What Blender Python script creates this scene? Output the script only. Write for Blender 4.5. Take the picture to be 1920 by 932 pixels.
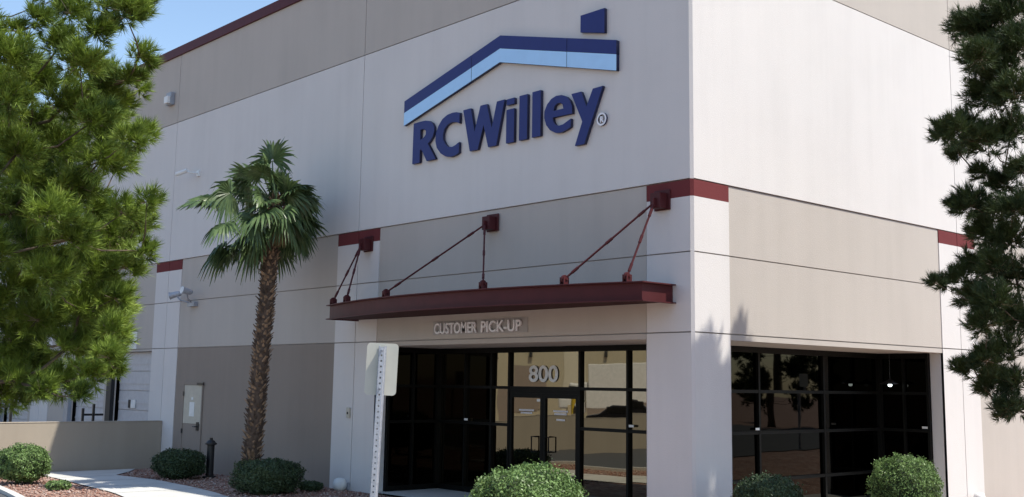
import bpy, math, random
import numpy as np
from mathutils import Vector, Matrix
random.seed(7)
RNG = np.random.default_rng(11)
for o in list(bpy.data.objects): bpy.data.objects.remove(o)
S = bpy.context.scene
COL = S.collection
rad = math.radians

# ------------------------------------------------------------------ camera
CAM = Vector((11.41, -14.13, 2.336)); YAW, PITCH, ROLL = 0.8352, 0.1420, 0.0145
fw = Vector((-math.sin(YAW)*math.cos(PITCH), math.cos(YAW)*math.cos(PITCH), math.sin(PITCH)))
rt = Vector((math.cos(YAW), math.sin(YAW), 0)); up = rt.cross(fw)
r2 = rt*math.cos(ROLL)+up*math.sin(ROLL); u2 = -rt*math.sin(ROLL)+up*math.cos(ROLL)
cd = bpy.data.cameras.new('camera'); cam = bpy.data.objects.new('camera', cd); COL.objects.link(cam)
mw = Matrix(((r2.x, u2.x, -fw.x, CAM.x), (r2.y, u2.y, -fw.y, CAM.y), (r2.z, u2.z, -fw.z, CAM.z), (0, 0, 0, 1)))
cam.matrix_world = mw
F = 2104.27; PX, PY = 970.97, 420.17
cd.sensor_width = 36; cd.lens = F/1920*36
cd.shift_x = (960-PX)/1920; cd.shift_y = (PY-466)/1920
cd.clip_end = 3000; cd.clip_start = .05
S.camera = cam
def at(px, py, q):      # point at depth q on the sight line of a place measured in the photograph (1920 wide)
    return CAM + (fw + r2*((px-PX)/F) - u2*((py-PY)/F))*q

# ------------------------------------------------------------------ light
SUN = Vector((2.0, 1.0, 3.85)).normalized()
el = math.asin(SUN.z); az = math.atan2(SUN.x, SUN.y)
w = bpy.data.worlds.new("World"); S.world = w; w.use_nodes = True
nt = w.node_tree; bg = nt.nodes['Background']; sky = nt.nodes.new('ShaderNodeTexSky')
sky.sky_type = 'NISHITA'; sky.sun_disc = False; sky.sun_elevation = el; sky.sun_rotation = az
sky.air_density = 1.2; sky.dust_density = 0.8; sky.ozone_density = 1.5; sky.altitude = 600
nt.links.new(sky.outputs[0], bg.inputs[0]); bg.inputs[1].default_value = 0.148
sl = bpy.data.lights.new('sun', 'SUN'); sun = bpy.data.objects.new('sun', sl); COL.objects.link(sun)
sl.energy = 4.5; sl.angle = rad(0.53); sl.color = (1, .95, .845)
sun.rotation_euler = SUN.to_track_quat('Z', 'Y').to_euler(); sun.location = (20, 10, 37)
S.view_settings.view_transform = 'Standard'; S.view_settings.look = 'None'
S.view_settings.exposure = 0.5; S.view_settings.gamma = 1.0
S.render.engine = 'CYCLES'; S.cycles.max_bounces = 10; S.cycles.glossy_bounces = 6

# ------------------------------------------------------------------ materials
def mat(name): 
    m = bpy.data.materials.new(name); m.use_nodes = True
    return m, m.node_tree, m.node_tree.nodes['Principled BSDF']
def noise(nt, scale, detail=4, rough=.55, coord=None, stretch=None):
    tc = nt.nodes.new('ShaderNodeTexCoord'); n = nt.nodes.new('ShaderNodeTexNoise')
    n.inputs['Scale'].default_value = scale; n.inputs['Detail'].default_value = detail; n.inputs['Roughness'].default_value = rough
    src = tc.outputs['Object']
    if stretch:
        mp = nt.nodes.new('ShaderNodeMapping'); mp.inputs['Scale'].default_value = stretch
        nt.links.new(src, mp.inputs[0]); src = mp.outputs[0]
    nt.links.new(src, n.inputs['Vector']); return n
def ramp(nt, src, stops):
    r = nt.nodes.new('ShaderNodeValToRGB'); e = r.color_ramp.elements
    while len(e) > 1: e.remove(e[0])
    e[0].position = stops[0][0]; e[0].color = (*stops[0][1], 1)
    for p, c in stops[1:]:
        k = e.new(p); k.color = (*c, 1)
    nt.links.new(src, r.inputs[0]); return r
def bump(nt, b, src, strength, dist):
    n = nt.nodes.new('ShaderNodeBump'); n.inputs['Strength'].default_value = strength; n.inputs['Distance'].default_value = dist
    nt.links.new(src, n.inputs['Height']); nt.links.new(n.outputs[0], b.inputs['Normal'])
def sc(c, k): return tuple(min(1, x*k) for x in c)
def stucco(name, c, v=.035, streak=.02):
    m, nt, b = mat(name)
    a = noise(nt, .55, 5, .6); s = noise(nt, 1.0, 4, .6, stretch=(2.2, 2.2, .16))
    mx = nt.nodes.new('ShaderNodeMix'); mx.data_type = 'FLOAT'; mx.inputs[0].default_value = .5
    nt.links.new(a.outputs[0], mx.inputs[2]); nt.links.new(s.outputs[0], mx.inputs[3])
    r = ramp(nt, mx.outputs[0], [(.32, sc(c, 1-v-streak)), (.5, c), (.68, sc(c, 1+v))])
    nt.links.new(r.outputs[0], b.inputs['Base Color']); b.inputs['Roughness'].default_value = .9
    b.inputs['Specular IOR Level'].default_value = .2
    f = noise(nt, 55, 3, .6); bump(nt, b, f.outputs[0], .35, .012)
    return m
def paint(name, c, rough=.45, metal=0, v=.08, sc_=6, spec=.5, bmp=0):
    m, nt, b = mat(name); a = noise(nt, sc_, 4)
    r = ramp(nt, a.outputs[0], [(.3, sc(c, 1-v)), (.7, sc(c, 1+v))])
    nt.links.new(r.outputs[0], b.inputs['Base Color']); b.inputs['Roughness'].default_value = rough
    b.inputs['Metallic'].default_value = metal; b.inputs['Specular IOR Level'].default_value = spec
    if bmp: bump(nt, b, noise(nt, 40, 2).outputs[0], bmp, .004)
    return m
def leafmat(name, lo, hi, nscale=2.5, trans=.2, rough=.55, extra=None):
    m = bpy.data.materials.new(name); m.use_nodes = True; nt = m.node_tree; b = nt.nodes['Principled BSDF']
    out = nt.nodes['Material Output']
    a = noise(nt, nscale, 5, .7)
    st = [(.3, lo), (.62, hi)]
    if extra: st.append((.75, extra))
    r = ramp(nt, a.outputs[0], st)
    nt.links.new(r.outputs[0], b.inputs['Base Color']); b.inputs['Roughness'].default_value = rough
    b.inputs['Specular IOR Level'].default_value = .3
    t = nt.nodes.new('ShaderNodeBsdfTranslucent'); nt.links.new(r.outputs[0], t.inputs[0])
    mx = nt.nodes.new('ShaderNodeMixShader'); mx.inputs[0].default_value = trans
    nt.links.new(b.outputs[0], mx.inputs[1]); nt.links.new(t.outputs[0], mx.inputs[2]); nt.links.new(mx.outputs[0], out.inputs[0])
    return m
def glassmat(name, c, rough=.015, wav=.02):
    m, nt, b = mat(name)
    b.inputs['Base Color'].default_value = (*c, 1); b.inputs['Metallic'].default_value = 1; b.inputs['Roughness'].default_value = rough
    bump(nt, b, noise(nt, 1.3, 1).outputs[0], wav, .05)
    return m
LIGHTC = (.65, .622, .605)
M = dict(
    light=stucco('light_stucco', LIGHTC), band=stucco('taupe_stucco', (.475, .432, .392), .045), low=stucco('dark_taupe_stucco', (.28, .235, .20), .05),
    joint=paint('joint_sealant', (.36, .33, .32), .9), cap=stucco('red_band_paint', (.15, .034, .036), .05),
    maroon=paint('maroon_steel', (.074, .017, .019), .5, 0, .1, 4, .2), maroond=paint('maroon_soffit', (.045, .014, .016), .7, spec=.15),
    copen=paint('coping_metal', (.085, .017, .024), .5, spec=.15), alu=paint('dark_bronze_frame', (.005, .005, .0045), .5, 0, spec=.15),
    glass=glassmat('tinted_mirror_glass', (.22, .20, .155)), dim=glassmat('dark_return_glass', (.012, .011, .010), .03),
    white=paint('white_enamel', (.72, .73, .72), .5), navy=paint('navy_sign_face', (.020, .030, .155), .45, v=.04, spec=.25), navys=paint('navy_sign_side', (.012, .016, .06), .5),
    sky=paint('light_blue_sign_face', (.42, .68, .98), .45, v=.03, spec=.3), silver=paint('silver_letter', (.80, .80, .84), .4, 0, .05),
    plate=paint('letter_backing', (.36, .34, .33), .6), conc=None,
    dock=paint('dock_door_paint', (.50, .49, .50), .6), black=paint('black_rubber', (.012, .012, .013), .6), iron=paint('black_iron', (.014, .014, .016), .4),
    beige=paint('beige_enamel', (.48, .45, .38), .5), galv=paint('galvanised_steel', (.40, .42, .46), .42, .25, .15, 30), grey=paint('grey_metal', (.30, .32, .36), .4),
    signback=paint('sign_back_aluminium', (.52, .51, .44), .45, .1, .1, 3), bark=None, lamp=None)
def gravel(name, cols, s1=9, bd=.03):
    m, nt, b = mat(name)
    tc = nt.nodes.new('ShaderNodeTexCoord'); vo = nt.nodes.new('ShaderNodeTexVoronoi'); vo.inputs['Scale'].default_value = s1
    nt.links.new(tc.outputs['Object'], vo.inputs['Vector'])
    hs = nt.nodes.new('ShaderNodeSeparateColor'); nt.links.new(vo.outputs['Color'], hs.inputs[0])
    n = noise(nt, .8, 5, .6)
    mx = nt.nodes.new('ShaderNodeMix'); mx.data_type = 'FLOAT'; mx.inputs[0].default_value = .5
    nt.links.new(hs.outputs[0], mx.inputs[2]); nt.links.new(n.outputs[0], mx.inputs[3])
    k = len(cols)
    r = ramp(nt, mx.outputs[0], [(.2+.6*i/(k-1), c) for i, c in enumerate(cols)])
    nt.links.new(r.outputs[0], b.inputs['Base Color']); b.inputs['Roughness'].default_value = .95
    bump(nt, b, vo.outputs['Distance'], .8, bd)
    return m
M['gravel'] = gravel('red_brown_gravel', [(.16, .075, .055), (.26, .15, .11), (.33, .20, .15), (.40, .30, .25)])
M['tan'] = gravel('tan_earth', [(.28, .21, .14), (.36, .28, .19), (.42, .33, .23)], 3)
def concrete(name, c):
    m, nt, b = mat(name); a = noise(nt, 1.1, 6, .65); r = ramp(nt, a.outputs[0], [(.3, sc(c, .86)), (.5, c), (.7, sc(c, 1.06))])
    nt.links.new(r.outputs[0], b.inputs['Base Color']); b.inputs['Roughness'].default_value = .9
    bump(nt, b, noise(nt, 30, 4).outputs[0], .3, .01); return m
M['conc'] = concrete('pale_concrete', (.54, .53, .50)); M['asph'] = concrete('asphalt', (.07, .07, .072))
M['wall'] = stucco('garden_wall_stucco', (.36, .31, .25), .05)
M['bark'] = paint('bark', (.11, .082, .055), .9, v=.4, sc_=14, bmp=.8)
M['twig'] = paint('pale_twig', (.30, .24, .16), .8, v=.3, sc_=10)
M['ndl'] = leafmat('pine_needles_sunlit', (.03, .065, .015), (.25, .34, .048), 3.4, .12, extra=(.44, .48, .12))  # sunlit tips and dark gaps between tufts are put into the needle colour
M['ndd'] = leafmat('pine_needles_backlit', (.018, .034, .013), (.065, .095, .028), 2.2, .08)  # darker copy of the needles: the backlit tone is painted in
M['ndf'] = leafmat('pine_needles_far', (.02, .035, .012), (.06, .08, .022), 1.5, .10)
M['palm'] = leafmat('palm_leaf', (.03, .06, .03), (.125, .185, .07), 2.6, .18, .28, extra=(.42, .46, .22))  # crown shade and bright sunlit flecks are mixed into the leaf colour
M['boot'] = paint('palm_boot', (.24, .16, .10), .9, v=.55, sc_=9)
M['boot2'] = paint('palm_trunk_core', (.085, .058, .042), .95, v=.4, sc_=12)
M['straw'] = leafmat('dry_palm_leaf', (.16, .12, .06), (.34, .28, .15), 4, .2)
M['hedge'] = leafmat('box_leaf_sunlit', (.06, .10, .03), (.20, .31, .10), 7, .18, .45, extra=(.30, .34, .14))  # leaf colour for shrubs standing in the sun
M['hedged'] = leafmat('box_leaf_shaded', (.022, .042, .02), (.062, .095, .04), 6, .12, .5, extra=(.10, .095, .055))  # darkened leaf copy, building and tree shade painted into the colour
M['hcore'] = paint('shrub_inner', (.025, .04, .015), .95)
m_, nt_, b_ = mat('lit_bulb'); b_.inputs['Emission Color'].default_value = (.85, 1, 1, 1); b_.inputs['Emission Strength'].default_value = 2.5; M['lamp'] = m_

# ------------------------------------------------------------------ mesh helpers
class MB:
    def __init__(s): s.v = []; s.f = []; s.m = []
    def add(s, vs, fs, m=0):
        b = len(s.v); s.v += [tuple(p) for p in vs]; s.f += [tuple(b+i for i in f) for f in fs]; s.m += [m]*len(fs)
    def box(s, x0, x1, y0, y1, z0, z1, m=0, T=None):
        vs = [(x, y, z) for z in (z0, z1) for y in (y0, y1) for x in (x0, x1)]
        if T: vs = [T @ Vector(p) for p in vs]
        s.add(vs, [(0, 2, 3, 1), (4, 5, 7, 6), (0, 1, 5, 4), (2, 6, 7, 3), (0, 4, 6, 2), (1, 3, 7, 5)], m)
    def tube(s, pts, rs, n=8, m=0, cap=True):
        pts = [Vector(p) for p in pts]
        if not hasattr(rs, '__len__'): rs = [rs]*len(pts)
        rings = []; ref = Vector((.31, .2, .93))
        for i, p in enumerate(pts):
            d = (pts[min(i+1, len(pts)-1)]-pts[max(i-1, 0)]).normalized()
            a = d.cross(ref)
            if a.length < .1: a = d.cross(Vector((1, 0, 0)))
            a.normalize(); b = d.cross(a)
            rings.append([p+(a*math.cos(2*math.pi*k/n)+b*math.sin(2*math.pi*k/n))*rs[i] for k in range(n)])
        vs = [q for r in rings for q in r]; fs = []
        for i in range(len(pts)-1):
            for k in range(n): fs.append((i*n+k, i*n+(k+1) % n, (i+1)*n+(k+1) % n, (i+1)*n+k))
        if cap: fs += [tuple(range(n))[::-1], tuple((len(pts)-1)*n+k for k in range(n))]
        s.add(vs, fs, m)
    def lathe(s, prof, c=(0, 0, 0), n=20, m=0, T=None):
        vs = []
        for r, z in prof:
            for k in range(n):
                p = Vector((r*math.cos(2*math.pi*k/n), r*math.sin(2*math.pi*k/n), z))
                vs.append((T @ p) if T else p+Vector(c))
        fs = [(i*n+k, i*n+(k+1) % n, (i+1)*n+(k+1) % n, (i+1)*n+k) for i in range(len(prof)-1) for k in range(n)]
        s.add(vs, fs, m)
    def build(s, name, mats, parent=None, smooth=False, bevel=0):
        me = bpy.data.meshes.new(name); me.from_pydata(s.v, [], s.f)
        for mm in (mats if isinstance(mats, (list, tuple)) else [mats]): me.materials.append(mm)
        me.polygons.foreach_set('material_index', s.m)
        if smooth: me.polygons.foreach_set('use_smooth', [True]*len(me.polygons))
        me.update(); o = bpy.data.objects.new(name, me); COL.objects.link(o)
        if parent: o.parent = parent; o.matrix_parent_inverse = parent.matrix_world.inverted() if False else Matrix.Translation(-parent.location)
        if bevel:
            bv = o.modifiers.new('bevel', 'BEVEL'); bv.width = bevel; bv.segments = 2; bv.limit_method = 'ANGLE'
        return o
def npmesh(name, V, Fc, m, parent=None, k=3):     # bulk mesh: V (n,3), Fc (f,k)
    me = bpy.data.meshes.new(name); me.vertices.add(len(V)); me.vertices.foreach_set('co', np.asarray(V, np.float32).ravel())
    me.loops.add(Fc.size); me.loops.foreach_set('vertex_index', Fc.astype(np.int32).ravel())
    me.polygons.add(len(Fc)); me.polygons.foreach_set('loop_start', np.arange(0, Fc.size, k, dtype=np.int32))
    me.update(calc_edges=True); me.validate()
    me.materials.append(m); o = bpy.data.objects.new(name, me); COL.objects.link(o)
    if parent: o.parent = parent; o.matrix_parent_inverse = Matrix.Translation(-parent.location)
    return o
def tag(o, label=None, cat=None, group=None, kind=None):
    if label: o['label'] = label
    if cat: o['category'] = cat
    if group: o['group'] = group
    if kind: o['kind'] = kind
    return o
def thing(name, label, cat, loc=(0, 0, 0), group=None):
    o = bpy.data.objects.new(name, None); COL.objects.link(o); o.location = loc; o.empty_display_size = .3
    return tag(o, label, cat, group)
def prism(polys, y0, y1, name, mats, parent=None):
    """flat outline(s) in the x-z plane with thickness from y0 (front) to y1; first outline outer, others holes"""
    cu = bpy.data.curves.new(name, 'CURVE'); cu.dimensions = '2D'; cu.fill_mode = 'BOTH'
    for P in polys:
        sp = cu.splines.new('POLY'); sp.points.add(len(P)-1)
        for i, (x, z) in enumerate(P): sp.points[i].co = (x, z, 0, 1)
        sp.use_cyclic_u = True
    cu.extrude = abs(y1-y0)/2; tmp = bpy.data.objects.new('t', cu); COL.objects.link(tmp)
    dg = bpy.context.evaluated_depsgraph_get(); me = bpy.data.meshes.new_from_object(tmp.evaluated_get(dg)); bpy.data.objects.remove(tmp)
    me.name = name; ym = (y0+y1)/2
    for v in me.vertices: v.co = (v.co.x, ym-v.co.z, v.co.y)
    me.materials.clear()
    for mm in mats: me.materials.append(mm)
    for p in me.polygons: p.material_index = 0 if abs(p.normal.y) > .7 or len(mats) == 1 else 1
    o = bpy.data.objects.new(name, me); COL.objects.link(o)
    if parent: o.parent = parent; o.matrix_parent_inverse = Matrix.Translation(-parent.location)
    return o
def text_obj(txt, size, x, z, y, wd, name, m, parent, depth=.02, off=0.0):
    cu = bpy.data.curves.new(name, 'FONT'); cu.body = txt; cu.size = size; cu.extrude = depth/2; cu.offset = off; cu.align_x = 'CENTER'
    tmp = bpy.data.objects.new('t', cu); COL.objects.link(tmp)
    dg = bpy.context.evaluated_depsgraph_get(); me = bpy.data.meshes.new_from_object(tmp.evaluated_get(dg)); bpy.data.objects.remove(tmp)
    me.name = name
    xs0 = [v.co.x for v in me.vertices]; lo, hi = min(xs0), max(xs0); sx = wd/(hi-lo)
    for v in me.vertices: v.co = (x+(v.co.x-(lo+hi)/2)*sx, y-v.co.z, z+v.co.y)
    me.materials.clear(); me.materials.append(m)
    o = bpy.data.objects.new(name, me); COL.objects.link(o); o.parent = parent; o.matrix_parent_inverse = Matrix.Translation(-parent.location)
    return o
def ss(a, b, x):
    t = min(1, max(0, (x-a)/(b-a))); return t*t*(3-2*t)
def curbd(x, y): return (-5.83-.17*(x+14.05))-y      # >0 on the road side of the kerb line
def gz(x, y):
    z = -.017*max(0, -x-12) if x > -40 else -.476
    z += .55*ss(-8, -13, y)*ss(-13, -4, x)
    z += .2*ss(.2, 2, x)*ss(1.5, 8, y)
    return z

# ------------------------------------------------------------------ ground
def axis(lo, hi, st, far):
    a = list(np.arange(lo, hi+1e-6, st)); k = st; x = hi
    b = []
    while x < far: k *= 1.35; x += k; b.append(x)
    c = []; x = lo; k = st
    while x > -far: k *= 1.35; x -= k; c.append(x)
    return c[::-1]+a+b
def sheet(name, xs, ys, fn, m, keep=None):
    nx, ny = len(xs), len(ys); V = [(x, y, fn(x, y)) for y in ys for x in xs]; Fc = []
    for j in range(ny-1):
        for i in range(nx-1):
            if keep and not keep((xs[i]+xs[i+1])/2, (ys[j]+ys[j+1])/2): continue
            Fc.append((j*nx+i, j*nx+i+1, (j+1)*nx+i+1, (j+1)*nx+i))
    return npmesh(name, np.array(V), np.array(Fc), m, None, 4)
g = sheet('ground', axis(-40, 34, .5, 1500), axis(-30, 40, .5, 1500), lambda x, y: gz(x, y)-(.12 if (x < -.3 and y > .3) else 0), M['gravel']); tag(g, kind='structure')
def strip(name, L, R, m, dz, th=None):       # ribbon between two ground polylines, densely divided
    V = []; Fc = []; n = 0
    for i in range(len(L)-1):
        for t in np.linspace(0, 1, 9)[:(9 if i == len(L)-2 else 8)]:
            a = Vector(L[i]).lerp(Vector(L[i+1]), t); b = Vector(R[i]).lerp(Vector(R[i+1]), t)
            for u in np.linspace(0, 1, 9): p = a.lerp(b, u); V.append((p.x, p.y, gz(p.x, p.y)+dz))
            n += 1
    for j in range(n-1):
        for i in range(8): Fc.append((j*9+i, j*9+i+1, (j+1)*9+i+1, (j+1)*9+i))
    return npmesh(name, np.array(V), np.array(Fc), m, None, 4)
def cl(x, d=0): return (x, -5.83-.17*(x+14.05)-d)
xs_ = [-60, -40, -30, -22, -16, -10, -4, 0, 4, 8, 13]
rd = strip('road', [cl(x, .14) for x in xs_], [(x, -22) for x in xs_], M['asph'], .02); tag(rd, kind='structure')
st = strip('street', [(8.5, y) for y in (-7.5, -5, 0, 5, 10, 25, 60, 120)], [(26, y) for y in (-7.5, -5, 0, 5, 10, 25, 60, 120)], M['asph'], .026); tag(st, kind='structure')
kb = MB()
for i in range(len(xs_)-1):
    for t in range(8):
        x0 = xs_[i]+(xs_[i+1]-xs_[i])*t/8; x1 = xs_[i]+(xs_[i+1]-xs_[i])*(t+1)/8-.01
        a = cl(x0); b = cl(x1); a2 = cl(x0, .16); b2 = cl(x1, .16); za = gz(*a); zb = gz(*b)
        kb.add([(*a, za-.1), (*b, zb-.1), (*b2, zb-.1), (*a2, za-.1), (*a, za+.09), (*b, zb+.09), (*b2, zb+.09), (*a2, za+.09)],
               [(4, 7, 6, 5), (0, 1, 5, 4), (2, 3, 7, 6), (0, 4, 7, 3), (1, 2, 6, 5)])
tag(kb.build('kerb', M['conc']), kind='structure')
# path: main walk from the lower edge of the picture, then a spur along the low wall to the side door
pth = strip('path', [(-18.85, -3.5), (-17.4, -3.65), (-15.9, -3.82), (-13.7, -4.13), (-11.4, -4.42), (-7, -5.3), (-2, -6.6)],
            [(-18.85, -.75), (-17.9, -1.3), (-16.7, -2.2), (-14.6, -2.15), (-10.6, -2.66), (-6.5, -3.5), (-1.5, -4.8)], M['conc'], .022); tag(pth, kind='structure')

for k, x in enumerate((-16.6, -14.9, -13.2, -11.5, -9.8, -8.1)):
    lo_ = np.interp(x, [-18.85, -17.4, -15.9, -13.7, -11.4, -7, -2], [-3.5, -3.65, -3.82, -4.13, -4.42, -5.3, -6.6])+.01; hi_ = np.interp(x, [-18.85, -17.9, -16.7, -14.6, -10.6, -6.5, -1.5], [-.75, -1.3, -2.2, -2.15, -2.66, -3.5, -4.8])-.01
    j = MB(); n_ = 8
    j.add([(x+dx, lo_+(hi_-lo_)*i/n_, gz(x, 0)+.0262) for i in range(n_+1) for dx in (-.009, .009)], [(2*i, 2*i+1, 2*i+3, 2*i+2) for i in range(n_)]); tag(j.build('path_joint', M['black']), kind='structure')
# ------------------------------------------------------------------ building
L1, L2, L3b, L3, L4, LT, LC = 3.209, 4.507, 5.413, 5.699, 9.778, 11.814, 12.09
XA = [-66.8, -57.2, -47.7, -38.2, -28.66, -19.097, -9.529]
B = thing('warehouse_building', 'large two-tone beige and taupe warehouse building with a maroon canopy over its corner entrance', 'building', (0, 0, 0))
OP = 3.11
mats = [M['light'], M['band'], M['low'], M['cap'], M['joint']]
wm = MB(); GH = .010
groA = set(XA)|{-.99}; groB = {.977, 8.958, 18.5, 28.0}; groZ = {L1, L2, L3, L4}
def cell(face, a0, a1, z0, z1, mi, d=0.0):
    g = groA if face == 'A' else groB
    if z1 > L3+.01: g = g-{-.99, .977}
    b0 = a0+(GH if a0 in g else 0); b1 = a1-(GH if a1 in g else 0)
    c0 = z0+(GH if z0 in groZ else 0); c1 = z1-(GH if z1 in groZ else 0)
    D = .055
    def P(a, dd, z): return (a, dd, z) if face == 'A' else (-dd, a, z)
    vs = [P(b0, d, c0), P(b1, d, c0), P(b1, d, c1), P(b0, d, c1), P(b0, D, c0), P(b1, D, c0), P(b1, D, c1), P(b0, D, c1)]
    wm.add(vs, [(0, 1, 2, 3), (0, 4, 5, 1), (1, 5, 6, 2), (2, 6, 7, 3), (3, 7, 4, 0)], mi)
    wm.add([P(a0, D, z0), P(a1, D, z0), P(a1, D, z1), P(a0, D, z1)], [(0, 1, 2, 3)], 4)
R_ = .022
pil = [(-.99, -.045)]+[(x-.82, x+.81) for x in XA]
xs = sorted(set([-70]+[q for a, b in pil for q in (a, b)]+XA))
DD = [(-22.40, -19.85), (-25.75, -23.2), (-32.3, -29.75), (-35.6, -33.05)]     # dock doors on the left bays
for a0, a1 in zip(xs[:-1], xs[1:]):
    mid = (a0+a1)/2; ispil = any(p0-.01 <= a0 and a1 <= p1+.01 for p0, p1 in pil)
    cell('A', a0, a1, L4, LT, 1); cell('A', a0, a1, L3, L4, 0)
    if ispil:
        cell('A', a0, a1, L3b, L3, 3, 0.004)
        for z0, z1 in ((L2, L3b), (L1, L2), (-.6, L1)): cell('A', a0, a1, z0, z1, 0, 0.004)
    else:
        cell('A', a0, a1, L2, L3, 1, R_); cell('A', a0, a1, L1, L2, 1, R_)
        if mid > -9: cell('A', a0, a1, OP, L1, 1, R_)                    # lintel over the entrance
        elif a0 > -19: cell('A', a0, a1, -.6, L1, 2, R_)
        else:
            ds = sorted([d for d in DD if a0 < d[0] < a1]); x = a0
            for d0, d1 in ds:
                if d0 > x: cell('A', x, d0, -.6, L1, 1, R_)
                cell('A', d0, d1, 3.14, L1, 1, R_); x = d1
            if x < a1: cell('A', x, a1, -.6, L1, 1, R_)
pilB = [(.045, .977), (8.151, 9.739), (17.7, 19.3), (27.2, 28.8)]
ysB = sorted(set([q for a, b in pilB for q in (a, b)]+[8.958, 18.5, 28.0, 34]))
for a0, a1 in zip(ysB[:-1], ysB[1:]):
    mid = (a0+a1)/2; ispil = any(p0-.01 <= a0 and a1 <= p1+.01 for p0, p1 in pilB)
    cell('B', a0, a1, L4, LT, 1); cell('B', a0, a1, L3, L4, 0)
    if ispil:
        cell('B', a0, a1, L3b, L3, 3, .004)
        for z0, z1 in ((L2, L3b), (L1, L2), (-.6, L1)): cell('B', a0, a1, z0, z1, 0, .004)
    else:
        cell('B', a0, a1, L2, L3, 1, R_); cell('B', a0, a1, L1, L2, 1, R_)
        if mid < 8: cell('B', a0, a1, OP, L1, 1, R_)
        else: cell('B', a0, a1, -.6, L1, 1, R_)
# chamfered corner arris with its bead
for z0, z1, mi in ((-.3, L1, 0), (L1, L2, 0), (L2, L3b, 0), (L3b, L3, 3), (L3, L4, 0), (L4, LT, 1)):
    wm.add([(-.045, 0, z0), (0, .045, z0), (0, .045, z1), (-.045, 0, z1)], [(0, 1, 2, 3)], mi)
# solid backs, jambs, column and roof
wm.box(-.96, -.058, .058, .95, -.3, OP+.02, 0)
wm.box(-70, -8.74, .056, .35, -.6, 11.7, 1) if False else None
wm.add([(-.99, .004, -.3), (-.99, .977, -.3), (-.99, .977, OP), (-.99, .004, OP)], [(0, 1, 2, 3)], 0)
wm.add([(-.99, .977, -.3), (-.004, .977, -.3), (-.004, .977, OP), (-.99, .977, OP)], [(0, 1, 2, 3)], 0)
wm.add([(-8.719, .004, -.3), (-8.719, .30, -.3), (-8.719, .30, OP), (-8.719, .004, OP)], [(0, 1, 2, 3)], 0)
wm.add([(-.004, 8.151, -.3), (-.30, 8.151, -.3), (-.30, 8.151, OP), (-.004, 8.151, OP)], [(0, 1, 2, 3)], 0)
wm.add([(-70, .055, 11.6), (-.06, .055, 11.6), (-.06, 34, 11.6), (-70, 34, 11.6)], [(0, 1, 2, 3)], 4)
wm.box(-70, -69.9, .06, 34, -.6, 11.7, 1); wm.box(-69.9, -.06, 33.9, 34, -.6, 11.7, 1)
wall = wm.build('wall', mats, B)
# porch ceiling and floor (L shaped recess wrapping the corner column)
pc = MB()
def Lq(m_, z, up_):
    for x0, x1, y0, y1 in ((-8.72, -.992, R_, .978), (-8.72, -R_, .978, 1.9), (-1.7, -R_, 1.9, 8.15)):
        q = [(x0, y0, z), (x1, y0, z), (x1, y1, z), (x0, y1, z)]; m_.add(q, [(0, 1, 2, 3) if up_ else (3, 2, 1, 0)])
Lq(pc, OP, False); pc.build('porch_ceiling', M['band'], B)
pf = MB(); Lq(pf, .03, True); pf.build('porch_floor', M['conc'], B)
pb = MB(); pb.box(-70, -8.9, .5, .6, -.6, 4, 0); pb.box(-8.95, -1.7, 1.95, 2.05, -.3, 4, 0); pb.box(-1.75, -1.7, 2.1, 8.4, -.3, 4, 0); pb.build('inner_wall', M['black'], B)
# coping
cp = MB(); cp.box(-70, .05, -.05, .30, LT, LC); cp.box(-.25, .05, .302, 34, LT, LC)
cp.build('roof_coping', M['copen'], B, bevel=.01)

# storefront: frames (x along wall A at y = 1.77)
YG = 1.77
def storefront(name, o, ux, a0, a1, vert, hor, gm, parent, z0=.05, z1=OP, fw_=.055, skip=None):
    """o = origin point, ux = unit vector along the glass; nrm faces outwards"""
    ux = Vector(ux); n = Vector((ux.y, -ux.x, 0)); o = Vector(o)
    T = Matrix(((ux.x, -n.x, 0, o.x), (ux.y, -n.y, 0, o.y), (0, 0, 1, 0), (0, 0, 0, 1)))   # local y points inwards
    f = MB()
    f.box(a0, a1, -.07, .03, z1-.11, z1-.002, 0, T); f.box(a0, a1, -.07, .03, z0-.02, z0+.09, 0, T)
    vs = sorted([a0+fw_/2]+vert+[a1-fw_/2])
    for v in vs: f.box(v-fw_/2, v+fw_/2, -.06, .03, z0+.09, z1-.11, 0, T)
    for h, h0, h1 in hor:
        for v0, v1 in zip(vs[:-1], vs[1:]):
            if v0 >= h0-.06 and v1 <= h1+.06: f.box(v0+fw_/2, v1-fw_/2, -.055, .03, h-.03, h+.03, 0, T)
    fo = f.build(name, M['alu'], parent)
    g = MB(); zs = [z0+.09]+sorted(set(h for h, _, _ in hor))+[z1-.11]
    rr = random.Random(int(a0*10)+5)
    for v0, v1 in zip(vs[:-1], vs[1:]):
        for q0, q1 in zip(zs[:-1], zs[1:]):
            if skip and skip((v0+v1)/2, (q0+q1)/2): continue
            t1, t2 = rr.uniform(-.003, .003), rr.uniform(-.003, .003)
            p = [(v0+fw_/2, t1+t2, q0), (v1-fw_/2, -t1+t2, q0), (v1-fw_/2, -t1-t2, q1), (v0+fw_/2, t1-t2, q1)]
            g.add([T @ Vector(c) for c in p], [(0, 1, 2, 3)])
    g.build('glass_pane', gm, fo)
    return fo, T
DL, DR = -6.31, -4.234
sA, TA = storefront('storefront_window', (0, YG, 0), (1, 0, 0), -8.70, -1.5, [-7.75, -6.872, DL, DR, -2.968],
                    [(2.27, -8.7, -1.5), (1.50, -8.7, DL), (1.50, DR, -1.5)], M['glass'], B, skip=lambda v, z: DL < v < DR and z < 2.27)
sR, TR = storefront('storefront_window', (-8.70, 0, 0), (0, 1, 0), .31, 1.70, [1.0], [(2.27, .3, 1.7), (1.50, .3, 1.7)], M['dim'], B)
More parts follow.
